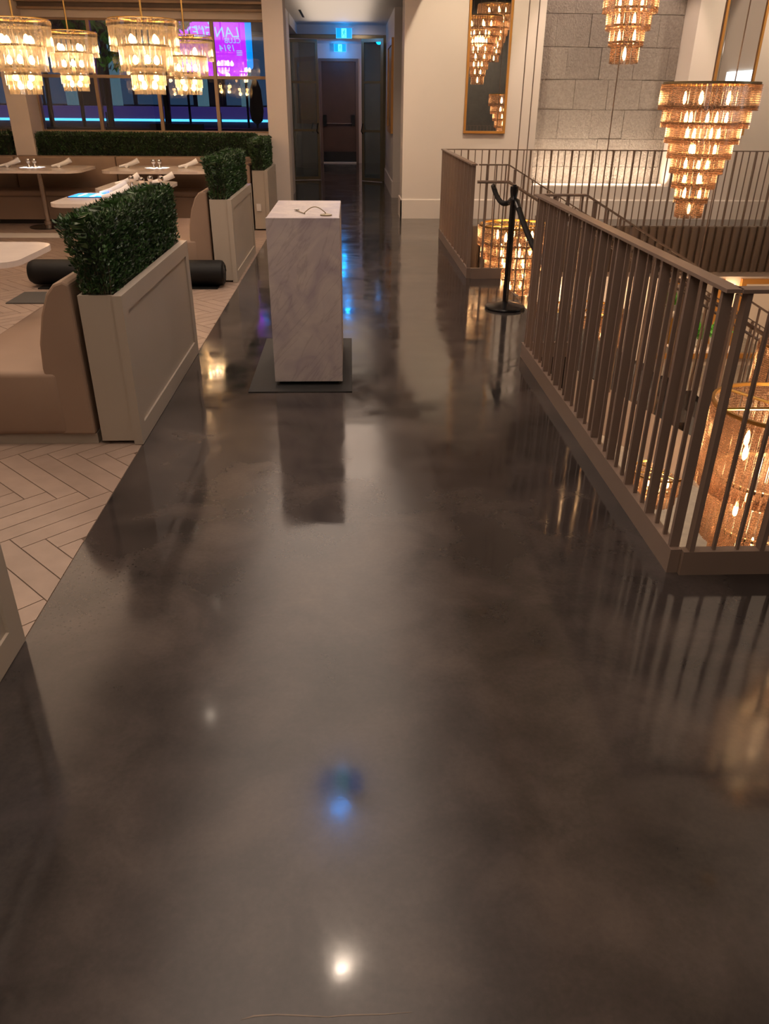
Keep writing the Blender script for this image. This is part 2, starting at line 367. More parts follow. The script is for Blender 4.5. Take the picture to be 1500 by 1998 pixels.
# herringbone: 0.1 x 0.6 m tiles at 45 degrees, cut along the concrete edge
def clip_x(poly, xm):
    out = []
    for i, p in enumerate(poly):
        q = poly[(i + 1) % len(poly)]
        if p[0] <= xm: out.append(p)
        if (p[0] <= xm) != (q[0] <= xm):
            t = (xm - p[0]) / (q[0] - p[0]); out.append((xm, p[1] + t * (q[1] - p[1])))
    return out
W_ = .1; N_ = 6; s2 = math.sqrt(.5); o0 = (-1.589, 3.485)
def ab(a, b): return (o0[0] + W_ * s2 * (a + b), o0[1] + W_ * s2 * (b - a))
g = .022
tiles = []
for i in range(-60, 60):
    for j in range(-16, 16):
        a0, b0 = i + N_ * j, i - N_ * j
        for (aa, bb, da, db) in ((a0, b0, N_, 1), (a0 + N_, b0 + 1 - N_, 1, N_)):
            poly = [ab(aa + g, bb + g), ab(aa + da - g, bb + g), ab(aa + da - g, bb + db - g), ab(aa + g, bb + db - g)]
            cx_ = sum(p[0] for p in poly) / 4; cy_ = sum(p[1] for p in poly) / 4
            if cx_ < -6.2 or cx_ > XL + .35 or cy_ < .6 or cy_ > 12.2: continue
            poly = clip_x(poly, XL - .004)
            if len(poly) < 3: continue
            ar = abs(sum(poly[k][0] * poly[(k + 1) % len(poly)][1] - poly[(k + 1) % len(poly)][0] * poly[k][1] for k in range(len(poly)))) / 2
            if ar < 2e-4: continue
            mx_ = sum(p[0] for p in poly) / len(poly); my_ = sum(p[1] for p in poly) / len(poly)
            vis = mx_ > -(.425 * my_ + .42) and my_ > 1.8
            tiles.append((0 if vis else 1, my_, poly))
tiles.sort(key=lambda t: (t[0], t[1]))
rest = MB()
for k, (nv, d, poly) in enumerate(tiles):
    if k < 300: MB().prism(poly, 'z', -.012, 0).build('tile', 'tile', fd)
    else: rest.prism(poly, 'z', -.012, 0)
o = rest.build('tile_field', 'tile', fd); o['kind'] = 'stuff'
struct(box('trim_1', 'white', None, -6.2, -3.2, 10.42, 10.80, -.002, .004), 'pale flush strip across the tile floor')

# --- back wall on the right with the stone recess
WB = 12.4
m = MB(); m.box(.776, 2.72, WB, 12.95, 0, 4.9); m.box(2.72, 4.85, WB, 12.95, 0, .464); m.box(4.85, 9.6, WB, 12.95, 0, 4.9); m.box(2.72, 4.85, WB, 12.95, 4.55, 4.9)
struct(m.build('wall_back', 'wall'), 'cream painted wall behind the stair void')
b = struct(MB().prism([(WB - .022, 0), (WB - .001, 0), (WB - .001, .276), (WB - .014, .276), (WB - .022, .262)], 'x', .755, 9.5).build('baseboard_back', 'wall'), 'tall cream baseboard')
struct(box('baseboard_column', 'wall', None, .755, .775, WB - .022, 12.95, 0, .276))
sw = struct(box('wall_stone', 'mortar', None, 2.70, 4.87, 12.935, 13.15, .40, 4.6), 'rough grey block wall recessed behind the stair')
z = .464 - .36; row = 0
zs = [.464, .70, 1.09, 1.485, 1.88, 2.29, 2.70, 3.12, 3.54, 3.96, 4.38]
offs = [.10, .42, .06, .36, .52, .22, .47, .12, .40, .30]
for r_ in range(len(zs) - 1):
    x = 2.72 - offs[r_]
    while x < 4.85:
        xa, xb = max(x, 2.722), min(x + .50, 4.848)
        if xb - xa > .03:
            dy = random.uniform(0, .012)
            MB().bevbox(xa + .002, xb - .002, 12.905 + dy, 12.99, zs[r_] + .002, zs[r_ + 1] - .002, .003, 1).build('stone_block', 'stone', sw)
        x += .50
led = tag(box('led_strip', 'ledwarm', None, 2.80, 4.78, 12.60, 12.64, .464, .480), 'warm light strip along the ledge under the stone wall', 'light strip')
light('ledge_glow_light', 'AREA', (3.79, 12.58, .49), 13, (1, .82, .62), 1.95, (3.79, 12.90, 1.1), size_y=.04)

# --- column left of the corridor, window wall
struct(box('wall_column', 'wall', None, -1.165, -.885, WB, 12.95, 0, 3.0), 'square cream column beside the windows')
struct(box('wall_window_sill', 'wall', None, -6.6, -1.165, 12.74, 12.95, 0, 1.14))
struct(box('wall_window_head', 'wall', None, -6.6, -1.165, 12.72, 12.95, 2.56, 3.0))
struct(box('wall_pier', 'wall', None, -4.78, -4.50, 12.34, 12.95, 0, 3.0), 'cream pier between the windows')
for i, (z0, z1, y0, mt) in enumerate(((2.645, 2.672, 12.60, 'wood'), (2.672, 2.725, 12.64, 'brownslat'), (2.725, 2.752, 12.52, 'wood'), (2.752, 2.83, 12.58, 'brownslat'))):
    struct(box('trim_%d' % (i + 2), mt, None, -6.6, -1.165, y0, 12.72, z0, z1))
mull = [-1.165, -1.92, -2.75, -3.63, -4.50]
wins = [(-6.6, -4.78)] + [(mull[k + 1], mull[k]) for k in range(4)][::-1]
for k, (xa, xb) in enumerate(wins):
    wn = struct(bpy.data.objects.new('window_%d' % (k + 1), None)); COL.objects.link(wn); wn.location = ((xa + xb) / 2, 12.8, 1.14)
    fr = .024
    MB().box(xa, xa + fr, 12.77, 12.84, 1.14, 2.56).build('mullion', 'wood', wn); MB().box(xb - fr, xb, 12.77, 12.84, 1.14, 2.56).build('mullion', 'wood', wn)
    box('transom', 'wood', wn, xa + fr, xb - fr, 12.775, 12.835, 1.835, 1.875); box('bottom_rail', 'wood', wn, xa + fr, xb - fr, 12.775, 12.835, 1.14, 1.165)
    box('top_rail', 'wood', wn, xa + fr, xb - fr, 12.775, 12.835, 2.535, 2.56)
    box('pane', 'pane', wn, xa + fr, xb - fr, 12.80, 12.806, 1.165, 1.835); box('pane', 'pane', wn, xa + fr, xb - fr, 12.80, 12.806, 1.875, 2.535)

# --- corridor
struct(box('wall_corridor_right', 'wall', None, .785, 1.20, 15.3, 18.9, 0, 3.0), 'corridor wall with a framed panel')
struct(MB().box(.765, .784, 15.28, 18.6, 0, .276).box(.784, 1.2, 15.28, 15.299, 0, .276).build('baseboard_corridor', 'wall'))
struct(MB().box(-1.165, -1.07, 12.95, 16.3, 0, 3.0).build('wall_corridor_left', 'wall'))
struct(box('wall_corridor_far_left', 'wall', None, -1.46, -1.36, 16.36, 24.6, 0, 3.0)); struct(box('wall_corridor_jog', 'wall', None, -1.46, -1.07, 16.3, 16.36, 0, 3.0))
struct(box('wall_side_hall', 'wall', None, 2.6, 2.8, 12.95, 15.3, 0, 3.0))
struct(box('ceiling_corridor', 'ceil', None, -1.6, 2.8, 12.4, 18.9, 2.97, 3.1), 'white corridor ceiling')
struct(box('trim_7', 'ceil', None, -1.36, -1.06, 16.37, 18.76, 2.79, 2.97), 'dropped bulkhead along the corridor ceiling')
struct(box('trim_8', 'wall', None, -1.36, .785, 18.76, 18.9, 2.80, 2.97), 'header wall over the glass doors')
struct(box('ceiling_end_hall', 'ceil', None, -1.6, 1.6, 18.9, 24.6, 2.97, 3.1))
struct(box('wall_end_hall_right', 'wall', None, 1.25, 1.5, 18.9, 24.6, 0, 2.97))
m = MB(); m.box(-1.36, -.83, 24.5, 24.7, 0, 2.97); m.box(.27, 1.25, 24.5, 24.7, 0, 2.97); m.box(-.83, .27, 24.5, 24.7, 2.62, 2.97)
struct(m.build('wall_end', 'wall'), 'end wall of the corridor')
d = struct(bpy.data.objects.new('door_1', None), 'brown exit door with a panic bar at the corridor end'); COL.objects.link(d); d.location = (-.28, 24.5, 0)
MB().box(-.83, -.755, 24.46, 24.56, 0, 2.62).box(.195, .27, 24.46, 24.56, 0, 2.62).box(-.755, .195, 24.46, 24.56, 2.55, 2.62).build('door_frame', 'doorframe', d)
box('leaf', 'doorbrown', d, -.755, .195, 24.50, 24.55, .035, 2.55)
box('kick_plate', 'black', d, -.745, .185, 24.49, 24.50, .04, .30)
box('threshold', 'exitwhite' if False else 'white', d, -.755, .195, 24.44, 24.55, 0, .03)  # light under the door, painted as a plain white strip
MB().tube([(-.68, 24.42, 1.02), (.12, 24.42, 1.02)], .018).build('panic_bar', 'steel', d)
for x in (-.70, .10): box('bar_bracket', 'black', d, x - .03, x + .06, 24.40, 24.50, .96, 1.24)
# glass doors and their brass frames
gj = struct(bpy.data.objects.new('trim_9', None), 'aged brass frame around the glass doors'); COL.objects.link(gj); gj.location = (-.2, 18.8, 0)
box('jamb', 'brass', gj, -1.36, -1.27, 18.60, 18.86, 0, 2.79); box('jamb', 'brass', gj, .72, .785, 18.70, 18.86, 0, 2.79)
box('head', 'brass', gj, -1.27, .72, 18.74, 18.86, 2.73, 2.79)
def glass_door(name, xa, xb, ya, yb, label, hx):
    d = struct(bpy.data.objects.new(name, None), label); COL.objects.link(d); d.location = ((xa + xb) / 2, (ya + yb) / 2, 0)
    def slab(x0, x1, z0, z1, t):
        q = lambda x: ya + (yb - ya) * (x - xa) / (xb - xa)
        return MB().add([(x0, q(x0) - t, z0), (x1, q(x1) - t, z0), (x1, q(x1) + t, z0), (x0, q(x0) + t, z0), (x0, q(x0) - t, z1), (x1, q(x1) - t, z1), (x1, q(x1) + t, z1), (x0, q(x0) + t, z1)],
                        [(0, 3, 2, 1), (4, 5, 6, 7), (0, 1, 5, 4), (1, 2, 6, 5), (2, 3, 7, 6), (3, 0, 4, 7)])
    for x0, x1 in ((xa, xa + .055), (xb - .055, xb)): slab(x0, x1, .01, 2.72, .025).build('stile', 'brass', d)
    for z0, z1 in ((.01, .07), (.985, 1.03), (1.91, 1.955), (2.66, 2.72)): slab(xa + .055, xb - .055, z0, z1, .022).build('rail', 'brass', d)
    for z0, z1 in ((.07, .985), (1.03, 1.91), (1.955, 2.66)): slab(xa + .055, xb - .055, z0, z1, .004).build('pane', 'doorpane', d)
    MB().tube([(hx, ya - .06, .95), (hx - .03, ya - .10, 1.0), (hx, ya - .06, 1.15)], .012).build('pull_handle', 'black', d)
glass_door('door_2', -1.27, -.655, 18.80, 18.98, 'left glass door in a brass frame', -.68)
glass_door('door_3', .27, .72, 18.75, 18.40, 'right glass door in a brass frame standing ajar', .29)
fp = thing('corridor_picture', (.785, 16.2, 1.06), 'gilt framed panel on the corridor wall near the glass doors', 'picture')
MB().box(.745, .785, 15.45, 15.56, 1.06, 2.55).box(.745, .785, 16.9, 17.0, 1.06, 2.55).box(.745, .785, 15.56, 16.9, 1.06, 1.16).box(.745, .785, 15.56, 16.9, 2.45, 2.55).build('frame', 'goldframe', fp)
box('panel', 'gold', fp, .765, .783, 15.56, 16.9, 1.16, 2.45)
# ceilings
struct(box('ceiling', 'ceil', None, -6.6, 1.1, -4.0, 12.4, 3.0, 3.12), 'white ceiling over the walkway')
struct(box('ceiling_dining_back', 'ceil', None, -6.6, -.885, 12.4, 12.95, 3.0, 3.12))
struct(box('ceiling_void', 'ceil', None, 1.1, 9.6, -4.0, 12.95, 4.9, 5.0), 'high ceiling over the stair void')
struct(box('trim_10', 'ceil', None, .98, 1.1, -4.0, 12.4, 3.12, 5.0), 'upstand between the two ceilings')
# walls outside the frame that close the room (seen in the mirrors)
struct(box('wall_front', 'grey', None, -6.6, 9.6, -4.2, -4.0, -3.4, 5.0))
struct(box('wall_left', 'wall', None, -6.8, -6.6, -4.0, 12.95, 0, 3.1))
struct(box('wall_right', 'wall', None, 9.5, 9.7, -4.0, 15.8, -3.4, 5.0))
box_w = struct(box('window_9', 'skyglow', None, 9.46, 9.50, 3.0, 4.9, 1.0, 2.3), 'bright window seen only in the mirror')
# lower storey
struct(box('floor_lower', 'lowfloor', None, -1.2, 9.5, -4.0, 16.0, -3.5, -3.4), 'herringbone floor of the storey below')
struct(box('wall_lower_back', 'wall', None, -1.2, 9.5, 15.8, 16.0, -3.4, -.40))
struct(box('wall_lower_left', 'wall', None, -1.4, -1.2, -4.0, 16.0, -3.4, -.40))
struct(box('ceiling_lower', 'wall', None, 1.16, 9.5, 10.62, 15.8, -.52, -.41), 'soffit of the storey below')
# ribbed fascia under the back railing
fa = struct(box('wall_fascia', 'brownslat', None, 1.23, 9.5, 10.53, 10.553, -.44, .14), 'ribbed brown cladding on the slab edge under the back railing')
x = 1.29; rib = MB().bevbox(-.043, .043, -.03, .03, -.295, .295, .022, 2).mesh('rib', 'brownslat')
while x < 7.6:
    link('rib', rib, fa, (x, 10.515, -.145)); x += .112
for nm, bx in (('trim_11', (1.214, 1.23, 7.90, 10.54, -.44, 0)), ('trim_12', (1.214, 1.23, 2.45, 5.15, -.44, 0)), ('trim_13', (1.23, 9.5, 2.414, 2.43, -.44, 0))):
    struct(box(nm, 'brownslat', None, *bx))

# ================================================================== RAILINGS
SP = .088; RT = 1.05
bar_cache = {}
def bar_mesh(thick, axis, h):
    k = (thick, axis, round(h, 3))
    if k not in bar_cache:
        t = (.009 if thick else .005); dpt = (.018 if thick else .008)
        a, b = (dpt, t) if axis == 'y' else (t, dpt)      # run along y: broad side across x
        bar_cache[k] = MB().box(-a, a, -b, b, 0, h).mesh('baluster', 'brownmetal')
    return bar_cache[k]
def straight_rail(name, axis, fixed, a, b, label, kerb=(0, .10), z0=.0):
    loc = (fixed, a, 0) if axis == 'y' else (a, fixed, 0)
    t = thing(name, loc, label, 'railing')
    lo, hi = min(a, b), max(a, b)
    if axis == 'y':
        box('kerb', 'brownmetal', t, fixed - .02, fixed + .02, lo, hi, kerb[0], kerb[1])
        box('top_rail', 'brownmetal', t, fixed - .028, fixed + .028, lo - .02, hi, RT - .012, RT)
    else:
        box('kerb', 'brownmetal', t, lo, hi, fixed - .02, fixed + .02, kerb[0], kerb[1])
        box('top_rail', 'brownmetal', t, lo, hi, fixed - .028, fixed + .028, RT - .012, RT)
    n = int((hi - lo - .04) / SP); k = 0
    for i in range(n + 1):
        p = lo + .03 + i * SP
        if p > hi: break
        L = (fixed, p, kerb[1]) if axis == 'y' else (p, fixed, kerb[1])
        link('baluster', bar_mesh(i % 3 == 0, axis, RT - .012 - kerb[1]), t, L)
    return t
straight_rail('railing', 'y', 1.19, 2.39, 5.18, 'brown flat-bar railing nearest the camera, along the walkway edge')
straight_rail('railing', 'x', 2.39, 1.211, 6.0, 'brown railing turning right from the nearest corner, in front of the lowest chandelier')
straight_rail('railing', 'y', 1.175, 7.87, 10.58, 'brown flat-bar railing beyond the rope post, on the walkway edge')
straight_rail('railing', 'x', 10.575, 1.197, 8.6, 'long brown railing crossing in front of the stone wall', kerb=(.0, .145))
SL = .548
def stair_rail(Yp, label):
    t = thing('stair_railing', (1.235, Yp, 0), label, 'railing')
    box('kerb', 'brownmetal', t, (1.1955 if Yp > 6.5 else 1.2105), 1.50, Yp - .018, Yp + .018, 0, .10)
    X2 = 6.8
    top = lambda x: RT - max(0, x - 1.5) * SL
    MB().prism([(1.219, RT - .012), (1.5, RT - .012), (X2, top(X2) - .012), (X2, top(X2)), (1.5, RT), (1.219, RT)], 'y', Yp - .026, Yp + .026).build('top_rail', 'brownmetal', t)
    s = -1 if Yp > 6.5 else 1
    MB().tube([(1.2, Yp + s * .07, .90), (1.5, Yp + s * .07, .90), (X2, Yp + s * .07, top(X2) - .15)], .014).build('handrail', 'brownmetal', t)
    MB().prism([(1.52, -.42), (X2, top(X2) - 1.47), (X2, top(X2) - 1.12), (1.52, -.07)], 'y', Yp - .015, Yp + .015).build('stringer', 'wall', t)
    x = 1.30; i = 0
    while x < X2:
        h = 1.12 if x >= 1.52 else RT - .112
        link('baluster', bar_mesh(i % 3 == 0, 'x', round(h, 3)), t, (x, Yp, top(x) - .012 - h)); x += SP; i += 1
stair_rail(5.18, 'stair railing descending behind the nearest railing')
stair_rail(7.87, 'stair railing descending from the far side of the rope post')
st = struct(bpy.data.objects.new('floor_stairs', None), 'stair flight descending to the storey below'); COL.objects.link(st); st.location = (1.5, 6.5, 0)
for i in range(20):
    MB().box(1.5 + i * .31, 1.5 + (i + 1) * .31 + .02, 5.20, 7.85, -.17 * (i + 1) - .16, -.17 * (i + 1)).build('step', 'concrete', st)

# ================================================================== CHANDELIERS
tube_cache = {}
def tube_mesh(wd, tk, h, mat):
    k = (wd, tk, h, mat)
    if k not in tube_cache:
        pts = []
        for sg in (1, -1):                      # three flutes on each face
            for k3 in range(3):
                xc = sg * (1 - k3) * wd / 3
                for a3 in (0, 60, 120):
                    a_ = math.radians(a3 + 30 - 0); pts.append((xc + sg * math.cos(a_) * wd / 6.2, sg * math.sin(a_) * tk / 2))
        me = MB().prism(pts, 'z', -h, 0).mesh('glass_tube', mat)
        tube_cache[k] = me
    return tube_cache[k]
bulb_me = MB().lathe((0, 0, 0), [(0, -.055), (.010, -.045), (.016, -.02), (.014, .01), (.008, .04), (0, .055)], 10).mesh('bulb', 'bulb')
def chandelier(c, ztop, tiers, sp, wd, tk, mat, label, group, ceil_z, power, ncab=1, color=(1, .62, .32), lz=None):
    """tiers: list of (radius, z offset of the ring, tube length)"""
    t = thing('chandelier', (c[0], c[1], ztop), label, 'chandelier', group)
    if ncab == 1: MB().tube([(c[0], c[1], ztop - .05), (c[0], c[1], ceil_z)], .010 if ceil_z < 4 else .006, 8).build('hanging_rod', 'gold' if ceil_z < 4 else 'brownmetal', t)
    else:
        for dx in (-.05, .05): MB().tube([(c[0] + dx, c[1], ztop - .02), (c[0] + dx, c[1], ceil_z)], .0055, 6).build('cable', 'brownmetal', t)
    MB().lathe((c[0], c[1], ceil_z), [(0, -.03), (.06, -.03), (.06, 0), (0, 0)], 16).build('ceiling_rose', 'gold', t)
    R0 = tiers[0][0]
    sp_ = MB()
    for k in range(3):
        a = k * PI / 3; dx, dy = math.cos(a) * R0, math.sin(a) * R0
        sp_.tube([(c[0] - dx, c[1] - dy, ztop - .012), (c[0] + dx, c[1] + dy, ztop - .012)], .009, 6)
    sp_.build('spokes', 'gold', t)
    for (R, dz, h) in tiers:
        zt = ztop + dz; hr = .004 if h < .1 else .010
        rg = MB().lathe((c[0], c[1], zt), [(R - .014, -hr), (R + .004, -hr), (R + .004, hr), (R - .014, hr)], 36, True).build('tier_ring', 'gold' if dz == 0 and (ztop < .5 or ceil_z < 4) else 'brass', t)
        n = max(8, int(2 * PI * R / sp)); me = tube_mesh(wd, tk, round(h, 3), mat)
        for i in range(n):
            a = 2 * PI * (i + .3) / n
            o = link('glass_tube', me, rg, (c[0] + (R + .008) * math.cos(a), c[1] + (R + .008) * math.sin(a), zt - .006 - random.uniform(0, .004)), a + PI / 2)
        nb = 5 if R > .35 else (4 if R > .29 else (3 if R > .17 else (2 if R > .12 else 1))); rb = R * .5 if nb > 1 else 0
        if h < .1: nb = 0
        for i in range(nb):
            a = 2 * PI * (i + .25) / nb + R * 37
            bo = link('bulb', bulb_me, t, (c[0] + rb * math.cos(a), c[1] + rb * math.sin(a), zt - h * .55))
            if ceil_z < 4: bo.scale = (1.9, 1.9, .75)
    hh = tiers[-1][1] - tiers[-1][2]
    light('chandelier_light', 'POINT', (c[0], c[1], ztop + hh * (.35 if lz is None else lz)), power, color, .10, parent=t)
    return t
def big_tiers(s=1.0):
    rr = (.405, .36, .305, .262, .218, .176, .134, .108); z = 0; out = []
    for i, r in enumerate(rr):
        h = .19 if i == 0 else .145
        out.append((r * s, z, (h + .012))); z -= (.185 if i == 0 else .126)
    return out
def drum_tiers(): return [(.42, 0, .50), (.33, -.44, .42), (.24, -.80, .36)]
GV = 'amber glass chandeliers hanging in the stair void'
BT = big_tiers()
chandelier((3.19, 7.6), 1.725, BT, .043, .035, .018, 'tube', 'amber glass chandelier hanging in full view before the right-hand mirror', GV, 4.9, 7)
chandelier((2.47, 7.9), 2.985, BT, .043, .035, .018, 'tube', 'amber glass chandelier hanging before the stone wall, cut by the top of the picture', GV, 4.9, 7)
chandelier((1.85, 9.0), .36, BT, .043, .035, .018, 'tube', 'amber glass chandelier in the void seen behind the black rope post', GV, 4.9, 7, 2)
chandelier((3.3, 4.6), 3.50, BT, .06, .05, .018, 'tube', 'amber glass chandelier seen only as a reflection in the left mirror', GV, 4.9, 7)
chandelier((2.55, 4.15), .0, drum_tiers(), .040, .034, .018, 'tube', 'large amber glass chandelier below the near railing corner, gold ring on top', GV, 4.9, 20, 2)
chandelier((3.95, 6.3), -.25, drum_tiers(), .045, .038, .018, 'tube', 'amber glass chandelier behind the largest low chandelier', GV, 4.9, 6)
chandelier((3.55, 7.95), -2.2, [(.30, 0, .2), (.22, -.18, .2)], .045, .036, .018, 'tube', 'small gold chandelier low in the void near the railing base', GV, 4.9, 5)
chandelier((2.74, 8.9), -.55, drum_tiers(), .06, .05, .018, 'tube', 'amber glass chandelier glimpsed through the slits of the nearest railing', GV, 4.9, 6, 1)
GD = 'tiered crystal chandeliers over the dining tables'
DT = [(.315, 0, .20), (.305, -.05, .22), (.235, -.22, .22), (.155, -.40, .14), (.135, -.44, .20)]
DT = [(.32, 0, .055), (.312, -.05, .21), (.235, -.22, .21), (.150, -.40, .15), (.135, -.46, .17)]
for (cx_, cy_, zt, lab) in ((-2.0, 8.9, 2.245, 'largest crystal chandelier nearest the purple screen, second from the column'), (-3.23, 8.9, 2.235, 'crystal chandelier cut off by the left edge of the picture'),
                            (-3.43, 11.2, 2.29, 'crystal chandelier hanging over the left back table'), (-2.02, 11.2, 2.26, 'crystal chandelier just below the purple screen, closest to the column')):
    chandelier((cx_, cy_), zt, DT, .052, .044, .02, 'cleartube', lab, GD, 3.0, 3.6, 1, (1, .72, .46))

# ================================================================== PLANTERS WITH HEDGES
def hedge_mesh(x0, x1, y0, y1, z0, z1, n, size, seed):
    rnd = random.Random(seed); v = []; fc = []
    def leaf(p, nrm):
        d = Vector((rnd.gauss(0, .45), rnd.gauss(0, .45), rnd.uniform(.2, 1.2))) + nrm * rnd.uniform(0, .9); d.normalize()
        s = d.cross(Vector((rnd.gauss(0, 1), rnd.gauss(0, 1), rnd.gauss(0, 1)))).normalized()
        L = size * rnd.uniform(.7, 1.3); wd = L * .24; k = len(v)
        up = d.cross(s) * L * .08
        v.extend([p, p + d * L * .5 + s * wd + up, p + d * L, p + d * L * .5 - s * wd + up]); fc.append((k, k + 1, k + 2, k + 3))
    A = [('x', (y1 - y0) * (z1 - z0)), ('x', (y1 - y0) * (z1 - z0)), ('y', (x1 - x0) * (z1 - z0)), ('y', (x1 - x0) * (z1 - z0)), ('z', (x1 - x0) * (y1 - y0))]
    tot = sum(a for _, a in A)
    for k, (ax, ar) in enumerate(A):
        for _ in range(int(n * ar / tot)):
            dp = abs(rnd.gauss(0, .018)) - .012
            lump = .012 * math.sin(9 * rnd.random())
            x, y, z = rnd.uniform(x0, x1), rnd.uniform(y0, y1), rnd.uniform(z0, z1)
            if ax == 'x': x = (x0 + dp, x1 - dp)[k % 2]; nr = Vector(((-1, 1)[k % 2], 0, 0))
            elif ax == 'y': y = (y0 + dp, y1 - dp)[k % 2]; nr = Vector((0, (-1, 1)[k % 2], 0))
            else: z = z1 - dp - .012 + lump; nr = Vector((0, 0, 1))
            leaf(Vector((x, y, z)), nr)
    mb = MB(); mb.v = [tuple(p) for p in v]; mb.f = fc
    return mb
def hedge(parent, x0, x1, y0, y1, z0, z1, n, size, seed, zl=None):
    hm = hedge_mesh(x0, x1, y0, y1, zl or z0, z1, n, size, seed)
    if zl:                                    # clipped sides lean outwards above the box
        out = []
        for x, y, z in hm.v:
            q = max(0, (z - zl - .09) / (z1 - zl - .09))
            if x < (x0 + x1) / 2: x -= .045 * q
            if y < y0 + .25: y -= .035 * q * (y0 + .25 - y) / .25
            out.append((x, y, z))
        hm.v = out
    o = hm.build('foliage', 'leaf', parent); o['kind'] = 'stuff'
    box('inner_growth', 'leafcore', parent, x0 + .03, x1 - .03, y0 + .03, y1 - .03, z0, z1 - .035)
    st_ = MB(); rnd = random.Random(seed + 1)
    for k in range(int((y1 - y0 + x1 - x0) * 16)):
        x, y = (rnd.uniform(x0, x1), y0 + .008) if rnd.random() < .35 else (x1 - .008, rnd.uniform(y0, y1))
        st_.tube([(x, y, z0), (x + rnd.uniform(-.015, .015), y, z0 + (z1 - z0) * .5)], .0025, 4)
    s_ = st_.build('stems', 'stem', parent); s_['kind'] = 'stuff'
PH = .748
def planter(xf, y0, y1, label, hz, nleaf, seed, size=.03, group='greige planters along the walkway'):
    t = thing('planter', (xf - .1, (y0 + y1) / 2, 0), label, 'planter', None)
    # carcass: four sides open on top
    m = MB(); xi = xf - .205
    m.box(xi, xf - .045, y0 + .012, y0 + .03, .02, PH); m.box(xi, xf - .045, y1 - .03, y1 - .012, .02, PH)
    m.box(xi, xi + .015, y0 + .03, y1 - .03, .02, PH); m.box(xi + .015, xf - .045, y0 + .03, y1 - .03, .02, PH - .06)
    m.build('trough', 'greige', t)
    p = box('side_panel', 'greige', t, xf - .043, xf - .010, y0, y1, 0.003, PH)
    fr = .085
    for nm, bx in (('panel_stile', (y0, y0 + fr, .003, PH)), ('panel_stile', (y1 - fr, y1, .003, PH)), ('panel_rail', (y0 + fr, y1 - fr, PH - fr, PH)), ('panel_rail', (y0 + fr, y1 - fr, .003, .003 + fr * 1.1))):
        box(nm, 'greige', p, xf - .010, xf, *bx)
    hedge(t, xi + .022, xf - .056, y0 + .022, y1 - .03, PH - .06, hz, nleaf, size, seed, PH)
    return t
planter(-1.07, 3.66, 5.30, 'greige planter box with clipped hedge, the nearest whole one, beside the marble stand', 1.075, 20000, 11, .021)
planter(-1.10, 7.66, 9.31, 'greige planter box with clipped hedge in the middle of the row', 1.085, 15000, 12, .024)
p3 = planter(-1.09, 11.10, 12.38, 'greige planter box with hedge against the square column', 1.10, 8000, 13, .028)
ol = MB().bevbox(-1.262, -1.20, 11.10, 11.113, .245, .34, .003, 1).build('outlet', 'white', p3)
t = thing('planter', (-1.17, 1.2, 0), 'greige planter panel at the left edge, cut off by the picture', 'planter')
box('trough', 'greige', t, -1.275, -1.115, .42, 2.03, .02, PH - .06)
p = box('side_panel', 'greige', t, -1.113, -1.08, .40, 2.045, .003, PH)
for nm, bx in (('panel_stile', (.40, .485, .003, PH)), ('panel_stile', (1.96, 2.045, .003, PH)), ('panel_rail', (.485, 1.96, PH - .085, PH)), ('panel_rail', (.485, 1.96, .003, .096))):
    box(nm, 'greige', p, -1.08, -1.07, *bx)
hedge(t, -1.27, -1.122, .44, 2.02, PH - .06, 1.07, 2500, .035, 14)
t = thing('window_hedge', (-3.8, 12.5, 0), 'long clipped hedge below the windows, behind the back bench', 'hedge')
box('trough', 'greige', t, -6.2, -1.30, 12.34, 12.66, .0, .84)
hedge(t, -4.47, -1.37, 12.36, 12.66, .84, 1.125, 18000, .027, 15)
hedge(t, -6.2, -4.80, 12.36, 12.66, .84, 1.125, 3000, .038, 16)

# ================================================================== BENCHES
def bench(x_back, y0, y1, label, seat_x):
    t = thing('banquette', (x_back - .3, (y0 + y1) / 2, 0), label, 'bench')
    MB().bevbox(seat_x, x_back - .13, y0, y1, .055, .385, .03, 3).build('seat', 'tan', t)
    prof = [(x_back, .055), (x_back, .80), (x_back - .03, .815), (x_back - .075, .80), (x_back - .115, .755), (x_back - .155, .66), (x_back - .19, .52), (x_back - .20, .40), (x_back - .17, .055)]
    b = MB().prism(prof[::-1], 'y', y0 + .006, y1).build('backrest', 'tan', t)
    bv = b.modifiers.new('soft', 'BEVEL'); bv.width = .012; bv.segments = 2; bv.limit_method = 'ANGLE'; bv.angle_limit = .9
    box('plinth', 'greige', t, seat_x + .04, x_back, y0 + .03, y1, 0, .055)
bench(-1.302, 3.66, 5.30, 'tan upholstered bench end nearest the camera, backed by the planter', -2.0)
bench(-1.332, 7.72, 9.31, 'tan upholstered bench backed by the middle planter', -1.98)
bench(-1.322, 11.12, 11.62, 'tan upholstered bench end by the square column', -1.75)
t = thing('banquette', (-3.8, 11.95, 0), 'long tan bench along the window wall behind the two back tables', 'bench')
xs = [-6.0, -4.75, -3.33, -1.9, -1.32]
for k in range(4):
    MB().bevbox(xs[k] + .003, xs[k + 1] - .003, 12.10, 12.33, .40, .85, .03, 3).build('backrest', 'tan', t)
MB().bevbox(-6.0, -1.80, 11.66, 12.12, .36, .44, .025, 3).build('seat', 'tan', t)
box('seat_front', 'tan', t, -6.0, -1.80, 11.70, 12.1, .06, .36); box('plinth', 'black', t, -6.0, -1.80, 11.74, 12.1, 0, .06)

